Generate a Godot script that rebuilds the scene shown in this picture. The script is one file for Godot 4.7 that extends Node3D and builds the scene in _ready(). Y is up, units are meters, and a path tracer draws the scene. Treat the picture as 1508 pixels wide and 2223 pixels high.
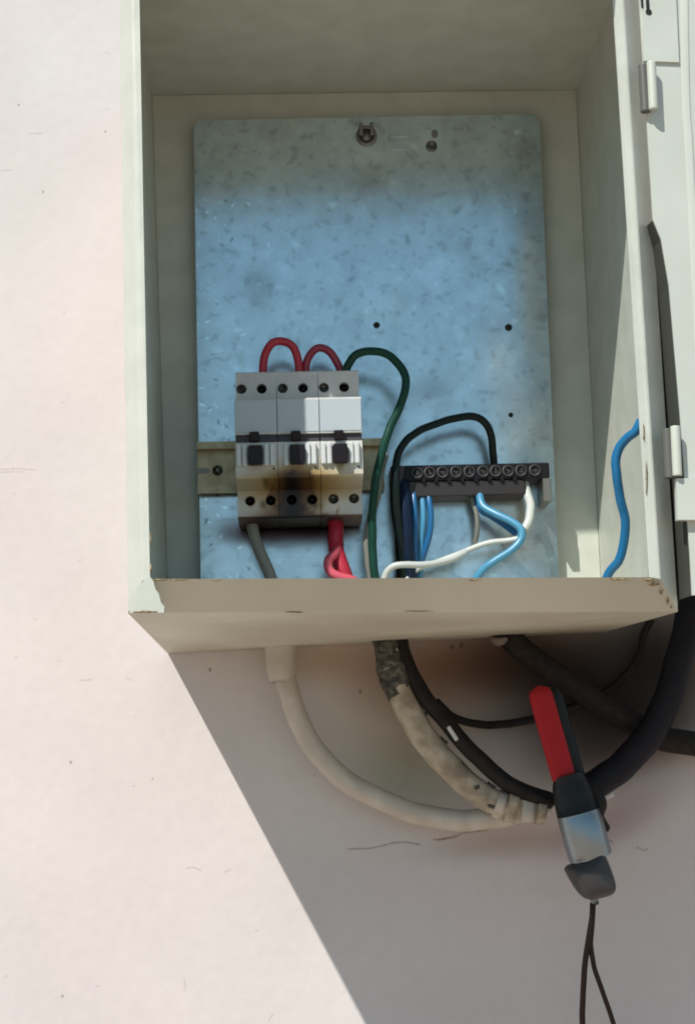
extends Node3D

const PITCH := 0.16937
const YAW := -0.03566
const ROLL := -0.02867
const EYE := Vector3(-0.05973, -0.08885, 0.84226)
const FOCAL := 3380.4
const D := 0.21576              # depth of the cabinet; the wall stands behind it
const PLATE := -0.2015          # front of the mounting plate

var look: Basis
var uv_from := Vector2.ZERO     # planar uv: where it starts and how far it reaches
var uv_size := Vector2.ONE
var M := {}
var rng := RandomNumberGenerator.new()
var taken := {}


func _ready():
	rng.seed = 11
	look = Basis(Vector3.UP, YAW) * Basis(Vector3.RIGHT, PITCH) * Basis(Vector3.BACK, ROLL)
	# camera
	var cam := Camera3D.new()
	cam.name = "camera"
	cam.transform = Transform3D(look, EYE)
	cam.fov = 36.403
	cam.near = 0.02
	cam.far = 400.0
	var optics := CameraAttributesPhysical.new()       # a phone's slightly soft lens
	optics.frustum_focal_length = 36.5
	optics.frustum_focus_distance = 0.54
	optics.exposure_aperture = 34.0
	cam.attributes = optics
	add_child(cam)
	cam.current = true
	# sky and exposure
	var sky_m := ProceduralSkyMaterial.new()
	sky_m.sky_top_color = lin(0.10, 0.26, 0.46)
	sky_m.sky_horizon_color = lin(0.46, 0.66, 0.74)
	sky_m.sky_curve = 0.3
	sky_m.ground_bottom_color = Color(0.34, 0.29, 0.24)
	sky_m.ground_horizon_color = Color(0.50, 0.47, 0.43)
	sky_m.sun_angle_max = 6.0
	var sky := Sky.new()
	sky.sky_material = sky_m
	var e := Environment.new()
	e.background_mode = Environment.BG_SKY
	e.sky = sky
	e.background_energy_multiplier = 0.8
	e.tonemap_mode = Environment.TONE_MAPPER_LINEAR
	e.tonemap_exposure = 1.3
	e.sdfgi_enabled = true
	e.ssao_enabled = true
	e.ssil_enabled = true
	var we := WorldEnvironment.new()
	we.name = "environment"
	we.environment = e
	add_child(we)
	# sun: high on the left, in front of the wall
	var sun := DirectionalLight3D.new()
	sun.name = "sun"
	sun.light_energy = 1.2
	sun.light_color = Color(1.0, 0.98, 0.95)
	sun.light_angular_distance = 0.5
	sun.shadow_enabled = true
	add_child(sun)
	sun.look_at_from_position(Vector3.ZERO, Vector3(0.523, -1.0, -0.785), Vector3.UP)

	make_materials()
	ground_and_wall()
	cabinet()
	breakers()
	terminal_strip()
	inner_wires()
	lower_cables()
	tool()


# ---------------------------------------------------------------- naming

func numbered(called: String) -> String:
	var n: int = taken.get(called, 0)
	taken[called] = n + 1
	return called if n == 0 else "%s_%03d" % [called, n]


func thing(called: String, label: String, category: String, base: Vector3, group := "") -> Node3D:
	var o := Node3D.new()
	o.name = numbered(called)
	add_child(o, true)
	o.position = base
	tag(o, label, category, group)
	return o


func tag(o: Node, label: String, category: String, group := "") -> Node:
	o.set_meta("label", label)
	o.set_meta("category", category)
	if group:
		o.set_meta("group", group)
	return o


func origin_of(n: Node) -> Vector3:
	var p := Vector3.ZERO
	while n != self:
		p += (n as Node3D).position
		n = n.get_parent()
	return p


# commits one mesh, its own origin at the middle of its base
func obj(called: String, st: SurfaceTool, m: Material, parent: Node = self, plain := false) -> MeshInstance3D:
	st.generate_normals()
	var raw := st.commit()
	var box := raw.get_aabb()
	var base := box.position + Vector3(box.size.x / 2, 0, box.size.z / 2)
	var moved := SurfaceTool.new()
	moved.append_from(raw, 0, Transform3D(Basis(), -base))
	if m.has_meta("tangents"):
		moved.generate_tangents()
	var o := MeshInstance3D.new()
	o.name = numbered(called) if parent == self else called
	o.mesh = moved.commit()
	o.material_override = m
	o.cast_shadow = GeometryInstance3D.SHADOW_CASTING_SETTING_ON
	if parent != self:
		var n := 0
		for c in parent.get_children():
			if String(c.name) == called or String(c.name).begins_with(called + "_0"):
				n += 1
		if n:
			o.name = "%s_%03d" % [called, n]
	parent.add_child(o, true)
	o.position = base - origin_of(parent)
	return o


# ---------------------------------------------------------------- where things stand

# the point of the plane z that the photograph shows at x, y
func at(px: float, py: float, z: float) -> Vector3:
	var d := look * Vector3((px - 754.0) / FOCAL, -(py - 1111.5) / FOCAL, -1.0)
	return EYE + d * ((z - EYE.z) / d.z)


func door_z(x: float) -> float:
	return 0.001 - 0.18 * (x - 0.152)


# the point of the open door's face
func on_door(px: float, py: float, off := 0.0) -> Vector3:
	var d := look * Vector3((px - 754.0) / FOCAL, -(py - 1111.5) / FOCAL, -1.0)
	# z = .001 - .18 (x - .152) + off
	var t := (0.001 + 0.18 * 0.152 + off - 0.18 * EYE.x - EYE.z) / (d.z + 0.18 * d.x)
	return EYE + d * t


# ---------------------------------------------------------------- mesh tools

func mb(smooth := false) -> SurfaceTool:
	var st := SurfaceTool.new()
	st.begin(Mesh.PRIMITIVE_TRIANGLES)
	st.set_smooth_group(0 if smooth else -1)
	return st


func v(st: SurfaceTool, p: Vector3) -> void:
	st.set_uv(Vector2((p.x - uv_from.x) / uv_size.x, (uv_from.y - p.y) / uv_size.y))
	st.add_vertex(p)


func tri(st: SurfaceTool, a: Vector3, b: Vector3, c: Vector3) -> void:   # counter-clockwise from outside
	v(st, a); v(st, c); v(st, b)


func quad(st: SurfaceTool, a: Vector3, b: Vector3, c: Vector3, d: Vector3) -> void:
	tri(st, a, b, c)
	tri(st, a, c, d)


# a box with chamfered edges
func bevel_box(st: SurfaceTool, t: Transform3D, size: Vector3, r: float, taper := Vector2.ONE) -> void:
	var h := size / 2
	var p := func(sx: int, sy: int, sz: int, ax: int) -> Vector3:
		var q := Vector3(sx * (h.x - (0.0 if ax == 0 else r)), sy * (h.y - (0.0 if ax == 1 else r)), sz * (h.z - (0.0 if ax == 2 else r)))
		if sy < 0:
			q.x *= taper.x
			q.z *= taper.y
		return t * q
	for s in [1, -1]:
		var f := func(a: Vector3, b: Vector3, c: Vector3, d: Vector3) -> void:
			if s > 0:
				quad(st, a, b, c, d)
			else:
				quad(st, d, c, b, a)
		f.call(p.call(s, -1, -1, 0), p.call(s, 1, -1, 0), p.call(s, 1, 1, 0), p.call(s, -1, 1, 0))
		f.call(p.call(-1, s, -1, 1), p.call(-1, s, 1, 1), p.call(1, s, 1, 1), p.call(1, s, -1, 1))
		f.call(p.call(-1, -1, s, 2), p.call(1, -1, s, 2), p.call(1, 1, s, 2), p.call(-1, 1, s, 2))
	for a in [1, -1]:
		for b in [1, -1]:
			var fl: bool = a * b < 0
			var e := func(q0: Vector3, q1: Vector3, q2: Vector3, q3: Vector3) -> void:
				if fl:
					quad(st, q0, q1, q2, q3)
				else:
					quad(st, q3, q2, q1, q0)
			e.call(p.call(a, b, -1, 0), p.call(a, b, 1, 0), p.call(a, b, 1, 1), p.call(a, b, -1, 1))
			e.call(p.call(-1, a, b, 1), p.call(1, a, b, 1), p.call(1, a, b, 2), p.call(-1, a, b, 2))
			e.call(p.call(b, -1, a, 2), p.call(b, 1, a, 2), p.call(b, 1, a, 0), p.call(b, -1, a, 0))
			for c in [1, -1]:
				if a * b * c > 0:
					tri(st, p.call(a, b, c, 0), p.call(a, b, c, 1), p.call(a, b, c, 2))
				else:
					tri(st, p.call(a, b, c, 2), p.call(a, b, c, 1), p.call(a, b, c, 0))


func block(st: SurfaceTool, lo: Vector3, hi: Vector3, r := 0.0004) -> void:
	bevel_box(st, Transform3D(Basis(), (lo + hi) / 2), hi - lo, r)


# a flat polygon in x and y (counter-clockwise), given thickness towards the wall
func slab(st: SurfaceTool, poly: PackedVector2Array, face: Callable, thick: Vector3) -> void:
	if Geometry2D.is_polygon_clockwise(poly):
		poly.reverse()
	var ix := Geometry2D.triangulate_polygon(poly)
	var f: Array = []
	for q in poly:
		f.append(face.call(q))
	for i in range(0, ix.size(), 3):
		var a: Vector3 = f[ix[i]]; var b: Vector3 = f[ix[i + 1]]; var c: Vector3 = f[ix[i + 2]]
		if (poly[ix[i + 1]] - poly[ix[i]]).cross(poly[ix[i + 2]] - poly[ix[i]]) < 0:
			var k := b; b = c; c = k
		tri(st, a, b, c)
		tri(st, a + thick, c + thick, b + thick)
	for i in f.size():
		var a: Vector3 = f[i]; var b: Vector3 = f[(i + 1) % f.size()]
		quad(st, a, a + thick, b + thick, b)


func smooth_path(pts: Array, each := 8) -> PackedVector3Array:
	var out := PackedVector3Array()
	for i in pts.size() - 1:
		var p0: Vector3 = pts[maxi(i - 1, 0)]; var p1: Vector3 = pts[i]
		var p2: Vector3 = pts[i + 1]; var p3: Vector3 = pts[mini(i + 2, pts.size() - 1)]
		for k in each:
			out.append(p1.cubic_interpolate(p2, p0, p3, float(k) / each))
	out.append(pts[-1])
	return out


# a round bar along a path; rad is called with the share of its length
func tube(st: SurfaceTool, path: PackedVector3Array, rad: Callable, sides := 14, flat := 1.0) -> void:
	var n := path.size()
	var side := Vector3.ZERO
	var rings: Array = []
	for i in n:
		var along := (path[mini(i + 1, n - 1)] - path[maxi(i - 1, 0)]).normalized()
		if i == 0:
			side = along.cross(Vector3.BACK if absf(along.z) < 0.9 else Vector3.UP).normalized()
		side = (side - along * side.dot(along)).normalized()
		var up := along.cross(side)
		var ring := PackedVector3Array()
		for k in sides:
			var a := TAU * k / sides
			var r: float = rad.call(float(i) / (n - 1), a)
			ring.append(path[i] + side * cos(a) * r + up * sin(a) * r * flat)
		rings.append(ring)
	for i in n - 1:
		for k in sides:
			var j := (k + 1) % sides
			quad(st, rings[i][k], rings[i][j], rings[i + 1][j], rings[i + 1][k])
	for k in range(1, sides - 1):
		tri(st, rings[0][0], rings[0][k + 1], rings[0][k])
		tri(st, rings[n - 1][0], rings[n - 1][k], rings[n - 1][k + 1])


func round_bar(st: SurfaceTool, path: PackedVector3Array, r: float, sides := 14) -> void:
	tube(st, path, func(_s, _a): return r, sides)


# turned shape: profile holds (radius, distance along the axis z of t)
func lathe(st: SurfaceTool, t: Transform3D, profile: Array, n := 24) -> void:
	for i in profile.size() - 1:
		var a: Vector2 = profile[i]; var b: Vector2 = profile[i + 1]
		for k in n:
			var p := TAU * k / n; var q := TAU * (k + 1) / n
			var a0 := t * Vector3(a.x * cos(p), a.x * sin(p), a.y); var a1 := t * Vector3(a.x * cos(q), a.x * sin(q), a.y)
			var b0 := t * Vector3(b.x * cos(p), b.x * sin(p), b.y); var b1 := t * Vector3(b.x * cos(q), b.x * sin(q), b.y)
			if a.x < 1e-6:
				tri(st, a0, b1, b0) if false else tri(st, a0, b0, b1)
			elif b.x < 1e-6:
				tri(st, a0, b0, a1)
			else:
				quad(st, a0, b0, b1, a1) if false else quad(st, a0, a1, b1, b0)


# ---------------------------------------------------------------- materials

func lin(r: float, g: float, b: float) -> Color:
	return Color(r, g, b).linear_to_srgb()


func mat(called: String, c: Color, rough: float, metal := 0.0) -> StandardMaterial3D:
	var m := StandardMaterial3D.new()
	m.resource_name = called
	m.albedo_color = c
	m.roughness = rough
	m.metallic = metal
	M[called] = m
	return m


func noise(freq: float, s: int, oct := 4, kind := FastNoiseLite.TYPE_SIMPLEX_SMOOTH) -> FastNoiseLite:
	var f := FastNoiseLite.new()
	f.noise_type = kind
	f.frequency = freq
	f.seed = s
	f.fractal_octaves = oct
	return f


# a seamless picture of mottled colour, laid on by the object's own axes
func mottled(m: StandardMaterial3D, a: Color, b: Color, freq: float, s: int, size_m: float, oct := 5) -> void:
	var t := NoiseTexture2D.new()
	t.width = 512; t.height = 512
	t.seamless = true
	t.noise = noise(freq, s, oct)
	var g := Gradient.new()
	g.offsets = PackedFloat32Array([0.15, 0.85])
	g.colors = PackedColorArray([a, b])
	t.color_ramp = g
	m.albedo_texture = t
	m.albedo_color = Color.WHITE
	m.uv1_triplanar = true
	m.uv1_scale = Vector3.ONE / size_m


func bumps(m: StandardMaterial3D, freq: float, s: int, strength: float, scale := 1.0) -> void:
	var t := NoiseTexture2D.new()
	t.width = 512; t.height = 512
	t.seamless = true
	t.as_normal_map = true
	t.bump_strength = strength
	t.noise = noise(freq, s, 4)
	m.normal_enabled = true
	m.normal_texture = t
	m.normal_scale = scale


func make_materials() -> void:
	var paint := mat("cream_paint", Color.WHITE, 0.42)
	mottled(paint, lin(0.50, 0.525, 0.46), lin(0.57, 0.595, 0.53), 0.012, 3, 0.22)
	bumps(paint, 0.02, 5, 1.2, 0.35)
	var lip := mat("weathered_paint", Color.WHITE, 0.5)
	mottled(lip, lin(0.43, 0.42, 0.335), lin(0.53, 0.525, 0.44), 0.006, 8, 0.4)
	bumps(lip, 0.02, 6, 1.2, 0.35)
	var door := mat("door_paint", Color.WHITE, 0.42)
	mottled(door, lin(0.53, 0.56, 0.50), lin(0.57, 0.60, 0.54), 0.01, 23, 0.3)
	mat("knuckle_shade", lin(0.10, 0.105, 0.09), 0.5)  # dark tone for the shaded side of each hinge knuckle
	var rust := mat("rust", Color.WHITE, 0.85)
	mottled(rust, lin(0.14, 0.095, 0.045), lin(0.34, 0.28, 0.17), 0.03, 61, 0.05)
	mat("torn_white", lin(0.42, 0.41, 0.37), 0.6)
	mat("sealant", lin(0.16, 0.14, 0.115), 0.7)
	mat("gap_shade", lin(0.05, 0.053, 0.046), 0.7)  # dark colour standing for shade in the door gap
	mat("hole", lin(0.012, 0.012, 0.012), 0.8)
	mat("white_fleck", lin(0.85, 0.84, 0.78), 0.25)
	var rail := mat("rail_metal", Color.WHITE, 0.38, 0.55)
	mottled(rail, lin(0.36, 0.29, 0.17), lin(0.52, 0.44, 0.28), 0.015, 14, 0.1)
	mat("terminal_ring", lin(0.045, 0.045, 0.05), 0.45, 0.2)
	mat("slot_brown", lin(0.020, 0.016, 0.017), 0.5)
	mat("dull_zinc", lin(0.22, 0.22, 0.20), 0.4, 0.7)
	mat("screw_steel", lin(0.30, 0.31, 0.30), 0.35, 0.8)
	mat("black_plastic", lin(0.011, 0.011, 0.014), 0.42)
	mat("toggle_plastic", lin(0.016, 0.014, 0.018), 0.35)
	mat("slot_dark", lin(0.05, 0.043, 0.055), 0.6)
	mat("white_plastic", lin(0.60, 0.62, 0.62), 0.4)
	mat("label_grey", lin(0.42, 0.48, 0.515), 0.45)
	mat("red_wire", lin(0.42, 0.022, 0.045), 0.35)
	mat("dull_red_wire", lin(0.30, 0.03, 0.055), 0.4)
	mat("pink_wire", lin(0.62, 0.10, 0.14), 0.38)
	mat("green_wire", lin(0.010, 0.050, 0.036), 0.33)
	mat("black_wire", lin(0.007, 0.014, 0.014), 0.35)
	mat("navy_wire", lin(0.008, 0.018, 0.045), 0.35)
	mat("blue_wire", lin(0.012, 0.12, 0.30), 0.33)
	mat("pale_blue_wire", lin(0.06, 0.26, 0.42), 0.33)
	mat("bright_blue_wire", lin(0.008, 0.15, 0.34), 0.33)
	mat("white_wire", lin(0.50, 0.53, 0.51), 0.45)
	mat("grey_wire", lin(0.20, 0.21, 0.185), 0.55)
	mat("pale_grey_wire", lin(0.25, 0.25, 0.22), 0.6)
	mat("copper", lin(0.5, 0.25, 0.12), 0.35, 0.9)
	var conduit := mat("cream_conduit", Color.WHITE, 0.45)
	mottled(conduit, lin(0.43, 0.395, 0.335), lin(0.53, 0.495, 0.44), 0.012, 31, 0.12)
	var dirty := mat("dirty_sheath", Color.WHITE, 0.6)
	mottled(dirty, lin(0.22, 0.18, 0.125), lin(0.58, 0.53, 0.43), 0.012, 33, 0.11, 5)
	bumps(dirty, 0.03, 34, 3.0, 0.6)
	var torn := mat("torn_tape", Color.WHITE, 0.55)
	mottled(torn, lin(0.012, 0.012, 0.01), lin(0.16, 0.15, 0.12), 0.02, 37, 0.06, 4)
	bumps(torn, 0.04, 38, 4.0, 0.8)
	var black := mat("black_sheath", Color.WHITE, 0.5)
	mottled(black, lin(0.010, 0.009, 0.009), lin(0.022, 0.019, 0.018), 0.02, 41, 0.1)
	var brown := mat("dusty_black_sheath", Color.WHITE, 0.6)
	mottled(brown, lin(0.013, 0.010, 0.009), lin(0.024, 0.020, 0.017), 0.02, 43, 0.1)
	mat("navy_sheath", lin(0.010, 0.010, 0.015), 0.45)
	mat("red_grip", lin(0.34, 0.012, 0.018), 0.45)
	mat("tool_black", lin(0.014, 0.017, 0.020), 0.4)
	mat("tool_end", lin(0.028, 0.027, 0.030), 0.5)
	var silver := mat("silver_sleeve", lin(0.28, 0.32, 0.345), 0.33, 0.95)
	bumps(silver, 0.05, 44, 1.5, 0.4)
	silver.uv1_triplanar = true
	silver.uv1_scale = Vector3(30, 4, 30)
	mat("lead_wire", lin(0.012, 0.007, 0.006), 0.45)
	var soil := mat("yard_ground", Color.WHITE, 0.9)
	mottled(soil, lin(0.37, 0.275, 0.20), lin(0.47, 0.355, 0.265), 0.01, 51, 3.0)
	for n in ["green_wire", "black_wire", "navy_wire", "black_sheath", "dusty_black_sheath", "navy_sheath", "tool_black", "black_plastic", "toggle_plastic", "lead_wire", "red_grip"]:
		M[n].metallic_specular = 0.3
	M["wall"] = wall_material()
	M["galvanised"] = galvanised()
	M["breaker"] = breaker_plastic()


func dab(im: Image, c: Vector2, r: Vector2, turn: float, tint: Vector3, soft := 1.0) -> void:
	# multiplies an ellipse of the picture by a tint that fades to its rim
	var reach := maxf(r.x, r.y)
	var ca := cos(turn); var sa := sin(turn)
	for y in range(maxi(0, int(c.y - reach)), mini(im.get_height() - 1, int(c.y + reach) + 1)):
		for x in range(maxi(0, int(c.x - reach)), mini(im.get_width() - 1, int(c.x + reach) + 1)):
			var dx := x - c.x; var dy := y - c.y
			var q := Vector2((dx * ca + dy * sa) / r.x, (-dx * sa + dy * ca) / r.y).length()
			if q < 1.0:
				var k := smoothstep(1.0, 1.0 - soft, q)
				var o := im.get_pixel(x, y)
				im.set_pixel(x, y, Color(minf(1, o.r * lerpf(1, tint.x, k)), minf(1, o.g * lerpf(1, tint.y, k)), minf(1, o.b * lerpf(1, tint.z, k))))


func stroke(im: Image, pts: Array, w: float, tint: Vector3) -> void:
	for i in pts.size() - 1:
		var a: Vector2 = pts[i]; var b: Vector2 = pts[i + 1]
		var n := maxi(1, int(a.distance_to(b)))
		for k in n:
			var p := a.lerp(b, float(k) / n)
			dab(im, p, Vector2(w, w) * rng.randf_range(0.7, 1.2), 0, tint, 0.9)


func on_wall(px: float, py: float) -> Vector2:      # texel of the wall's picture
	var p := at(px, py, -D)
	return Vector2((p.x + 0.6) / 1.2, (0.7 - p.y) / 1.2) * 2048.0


func wall_material() -> StandardMaterial3D:
	var n1 := noise(0.0035, 71, 4).get_image(2048, 2048, false, false, true).get_data()
	var n2 := noise(0.045, 72, 3).get_image(2048, 2048, false, false, true).get_data()
	var n3 := noise(0.0018, 73, 3).get_image(2048, 2048, false, false, true).get_data()
	var data := PackedByteArray()
	data.resize(2048 * 2048 * 3)
	var base := lin(0.605, 0.56, 0.547) * 255.0
	var lr := PackedFloat32Array(); var lf := PackedFloat32Array()
	for i in 256:
		lr.append((i - 128) / 128.0)
		lf.append(1.0 + (i - 128) / 128.0 * 0.010)
	var j := 0
	for i in 2048 * 2048:
		var hue := lr[n3[i]]
		var k := lf[n2[i]] + lr[n1[i]] * 0.022
		data[j] = int(base.r * (k + hue * 0.010))
		data[j + 1] = int(base.g * (k - hue * 0.012))
		data[j + 2] = int(base.b * (k - hue * 0.008))
		j += 3
	var im := Image.create_from_data(2048, 2048, false, Image.FORMAT_RGB8, data)
	# grime and rust washed down from the cable holes, plus dark patches behind the cables
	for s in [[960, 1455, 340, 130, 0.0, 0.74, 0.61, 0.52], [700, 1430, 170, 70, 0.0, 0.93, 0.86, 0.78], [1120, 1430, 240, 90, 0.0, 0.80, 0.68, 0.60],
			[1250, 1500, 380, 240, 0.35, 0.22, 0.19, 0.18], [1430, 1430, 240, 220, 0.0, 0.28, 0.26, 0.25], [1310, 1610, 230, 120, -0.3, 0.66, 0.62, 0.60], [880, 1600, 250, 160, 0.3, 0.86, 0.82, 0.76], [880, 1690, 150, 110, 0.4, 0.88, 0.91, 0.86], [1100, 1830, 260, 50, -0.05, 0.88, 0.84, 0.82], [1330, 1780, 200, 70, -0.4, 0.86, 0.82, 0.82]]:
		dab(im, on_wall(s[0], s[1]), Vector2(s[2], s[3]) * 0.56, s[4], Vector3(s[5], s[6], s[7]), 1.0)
	# cracks, scratches and pits
	var dark := Vector3(0.72, 0.71, 0.70)
	for c in [[[0, 368], [28, 368]], [[0, 1018], [40, 1016], [80, 1019]], [[0, 1024], [50, 1022]], [[402, 1884], [420, 1882], [438, 1890]], [[486, 1893], [500, 1886]],
			[[400, 2128], [401, 2150]], [[582, 2214], [594, 2198]], [[228, 112], [240, 116]], [[60, 288], [92, 288]], [[172, 1476], [200, 1474]], [[272, 1470], [286, 1476]]]:
		var q: Array = []
		for p in c:
			q.append(on_wall(p[0], p[1]))
		stroke(im, q, 1.1, Vector3(0.88, 0.87, 0.86))
	for c in [[[756, 1842], [800, 1841], [826, 1836], [850, 1829], [880, 1827], [912, 1833]], [[940, 1822], [985, 1818], [1000, 1808], [1030, 1804], [1060, 1800]], [[950, 1824], [990, 1812]],
			[[1380, 1838], [1398, 1846], [1405, 1840]], [[1296, 1832], [1318, 1822], [1330, 1828]], [[1310, 1812], [1316, 1836]]]:
		var q: Array = []
		for p in c:
			q.append(on_wall(p[0], p[1]))
		stroke(im, q, 1.15, Vector3(0.74, 0.70, 0.68))
	for p in [[40, 226, 3], [93, 415, 3], [153, 1654, 3.2], [135, 2162, 3], [455, 1453, 4], [781, 1500, 4], [330, 1690, 2], [228, 284, 3], [640, 1425, 4], [620, 1475, 3], [1000, 1400, 6], [1296, 1398, 2], [980, 1403, 5]]:
		dab(im, on_wall(p[0], p[1]), Vector2(p[2], p[2] * 1.4) * 0.62, 0.2, Vector3(0.62, 0.60, 0.58), 1.0)
	for i in 60:
		dab(im, on_wall(rng.randf_range(0, 760), rng.randf_range(0, 2223)), Vector2(rng.randf_range(1, 4), 1.2), rng.randf_range(-0.6, 0.6), Vector3(1.06, 1.06, 1.06) if i % 2 else dark.lerp(Vector3.ONE, 0.55), 0.9)
	var m := mat("wall_plaster", Color.WHITE, 0.88)
	m.albedo_texture = ImageTexture.create_from_image(im)
	var b := noise(0.09, 75, 5).get_image(1024, 1024, false, false, true)
	b.bump_map_to_normal_map(1.1)
	m.normal_enabled = true
	m.normal_texture = ImageTexture.create_from_image(b)
	m.normal_scale = 0.13
	m.set_meta("tangents", true)
	return m


func galvanised() -> StandardMaterial3D:
	var size := 1024
	var im := Image.create(size, size, false, Image.FORMAT_RGB8)
	var n := noise(0.010, 81, 4).get_image(size, size, false, false, true).get_data()
	var w := noise(0.03, 82, 2, FastNoiseLite.TYPE_CELLULAR).get_image(size, size, false, false, true).get_data()
	var un := noise(0.030, 87, 3)
	un.domain_warp_enabled = true
	un.domain_warp_amplitude = 18.0
	un.domain_warp_frequency = 0.03
	var u := un.get_image(size, size, false, false, true).get_data()
	var fl := PackedFloat32Array()
	for i in 256:
		fl.append(smoothstep(168.0, 215.0, i))
	var data := PackedByteArray()
	data.resize(size * size * 3)
	var base := lin(0.56, 0.68, 0.735) * 255.0
	for i in size * size:
		var k := 1.0 + (n[i] - 128) / 128.0 * 0.05 + (w[i] - 128) / 128.0 * 0.03 - 0.09 * fl[u[i]] + 0.05 * fl[255 - u[i]]
		data[i * 3] = int(minf(255, base.r * k))
		data[i * 3 + 1] = int(minf(255, base.g * k))
		data[i * 3 + 2] = int(minf(255, base.b * k))
	im.set_data(size, size, false, Image.FORMAT_RGB8, data)
	for i in 230:       # dull streaks of the zinc, a few bright ones
		var c := Vector2(rng.randf_range(0, size), rng.randf_range(0, size))
		var edge := c.x < 150 or c.x > 620
		var bright: bool = rng.randf() < (0.35 if edge else 0.1)
		var k := rng.randf_range(1.04, 1.14) if bright else rng.randf_range(0.87, 0.97)
		var r := Vector2(rng.randf_range(8, 24), rng.randf_range(6, 13))
		dab(im, c, r, rng.randfn(0.0, 0.5) if rng.randf() < 0.7 else rng.randfn(1.4, 0.4), Vector3(k, k * rng.randf_range(0.99, 1.03), k), 1.0)
	for i in 26:        # larger dull patches
		var k := rng.randf_range(0.86, 1.06)
		dab(im, Vector2(rng.randf_range(0, 720), rng.randf_range(0, size)), Vector2(rng.randf_range(30, 90), rng.randf_range(20, 60)), rng.randf_range(0, 3.1), Vector3(k * 1.02, k, k * 0.99), 1.0)
	for i in 90:        # scuffs down the left edge
		var k := rng.randf_range(1.08, 1.3) if i % 3 else 0.7
		dab(im, Vector2(absf(rng.randfn(0, 55)) + 8, rng.randf_range(180, size)), Vector2(rng.randf_range(3, 10), rng.randf_range(2, 4)), rng.randf_range(0, 3.1), Vector3(k, k, k), 0.9)
	# paler patches on the right and soot under the burnt breaker
	for q in [[1085, 790, 80, 150, 1.10, 1.02, 0.98], [1080, 775, 30, 44, 1.05, 1.03, 1.0], [1150, 640, 50, 220, 1.07, 0.99, 0.93], [1130, 930, 100, 150, 1.07, 0.98, 0.92], [1110, 1150, 110, 130, 1.06, 0.92, 0.82],
			[640, 1150, 200, 56, 0.34, 0.25, 0.24], [560, 1160, 90, 34, 0.6, 0.5, 0.48], [700, 1150, 100, 40, 0.6, 0.5, 0.48], [500, 1150, 60, 40, 0.8, 0.76, 0.76]]:
		var p := at(q[0], q[1], PLATE)
		dab(im, Vector2((p.x + 0.126) / 0.36, (0.378 - p.y) / 0.36) * size, Vector2(q[2], q[3]) * 0.92, 0.0, Vector3(q[4], q[5], q[6]), 1.0)
	var m := mat("galvanised_sheet", Color.WHITE, 0.22, 0.93)
	m.albedo_texture = ImageTexture.create_from_image(im)
	var b := noise(0.012, 85, 3).get_image(512, 512, false, false, true)
	b.bump_map_to_normal_map(0.8)
	m.normal_enabled = true
	m.normal_texture = ImageTexture.create_from_image(b)
	m.normal_scale = 0.12
	m.set_meta("tangents", true)
	return m


const SOOT_FROM := Vector2(-0.0975, 0.181)
const SOOT_SIZE := Vector2(0.0855, 0.104)

func soot(px: float, py: float, z: float) -> Vector2:
	var p := at(px, py, z)
	return Vector2((p.x - SOOT_FROM.x) / SOOT_SIZE.x, (SOOT_FROM.y - p.y) / SOOT_SIZE.y) * 512.0


func breaker_plastic() -> StandardMaterial3D:
	var im := Image.create(512, 512, false, Image.FORMAT_RGB8)
	var n := noise(0.02, 91, 4).get_image(512, 512, false, false, true).get_data()
	var base := lin(0.57, 0.57, 0.55)
	for y in 512:
		for x in 512:
			var k := 1.0 + (n[y * 512 + x] - 128) / 128.0 * 0.03
			im.set_pixel(x, y, Color(base.r * k, base.g * k, base.b * k))
	# heat has yellowed and burnt the lower middle
	for s in [[650, 1052, 190, 60, 0.90, 0.83, 0.66], [645, 1058, 110, 46, 0.82, 0.72, 0.50], [636, 1074, 66, 62, 0.55, 0.43, 0.28], [634, 1088, 38, 60, 0.40, 0.31, 0.20], [634, 1062, 30, 26, 0.55, 0.45, 0.3], [600, 1110, 80, 30, 0.8, 0.72, 0.62], [640, 1122, 170, 26, 0.72, 0.58, 0.48], [634, 1112, 40, 34, 0.42, 0.31, 0.20], [638, 1050, 80, 24, 0.7, 0.58, 0.38], [590, 1128, 60, 16, 0.6, 0.46, 0.36], [690, 1126, 60, 16, 0.6, 0.46, 0.36],
			[590, 1092, 40, 24, 0.85, 0.78, 0.66], [682, 1088, 34, 24, 0.8, 0.72, 0.6], [650, 1147, 330, 36, 0.36, 0.25, 0.23], [650, 1143, 230, 30, 0.6, 0.5, 0.48], [640, 1132, 90, 44, 0.55, 0.45, 0.38], [650, 1056, 240, 34, 0.86, 0.77, 0.6]]:
		dab(im, soot(s[0], s[1], -0.155), Vector2(s[2], s[3]) * 1.72, 0.0, Vector3(s[4], s[5], s[6]), 1.0)
	for i in 70:        # the burn's ragged rim
		var c := soot(rng.randfn(636, 42), rng.randfn(1080, 26), -0.155)
		var k := rng.randf_range(0.66, 0.93)
		dab(im, c, Vector2(rng.randf_range(8, 30), rng.randf_range(6, 24)), rng.randf_range(0, 3.1), Vector3(k, k * 0.93, k * 0.80), 0.9)
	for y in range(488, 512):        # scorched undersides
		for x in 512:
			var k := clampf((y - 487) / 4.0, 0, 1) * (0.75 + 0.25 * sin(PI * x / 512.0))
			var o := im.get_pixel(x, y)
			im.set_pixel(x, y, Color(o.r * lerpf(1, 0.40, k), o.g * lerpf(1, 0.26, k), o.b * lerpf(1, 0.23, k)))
	var m := mat("breaker_plastic", Color.WHITE, 0.42)
	m.albedo_texture = ImageTexture.create_from_image(im)
	return m


# ---------------------------------------------------------------- the setting

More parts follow.
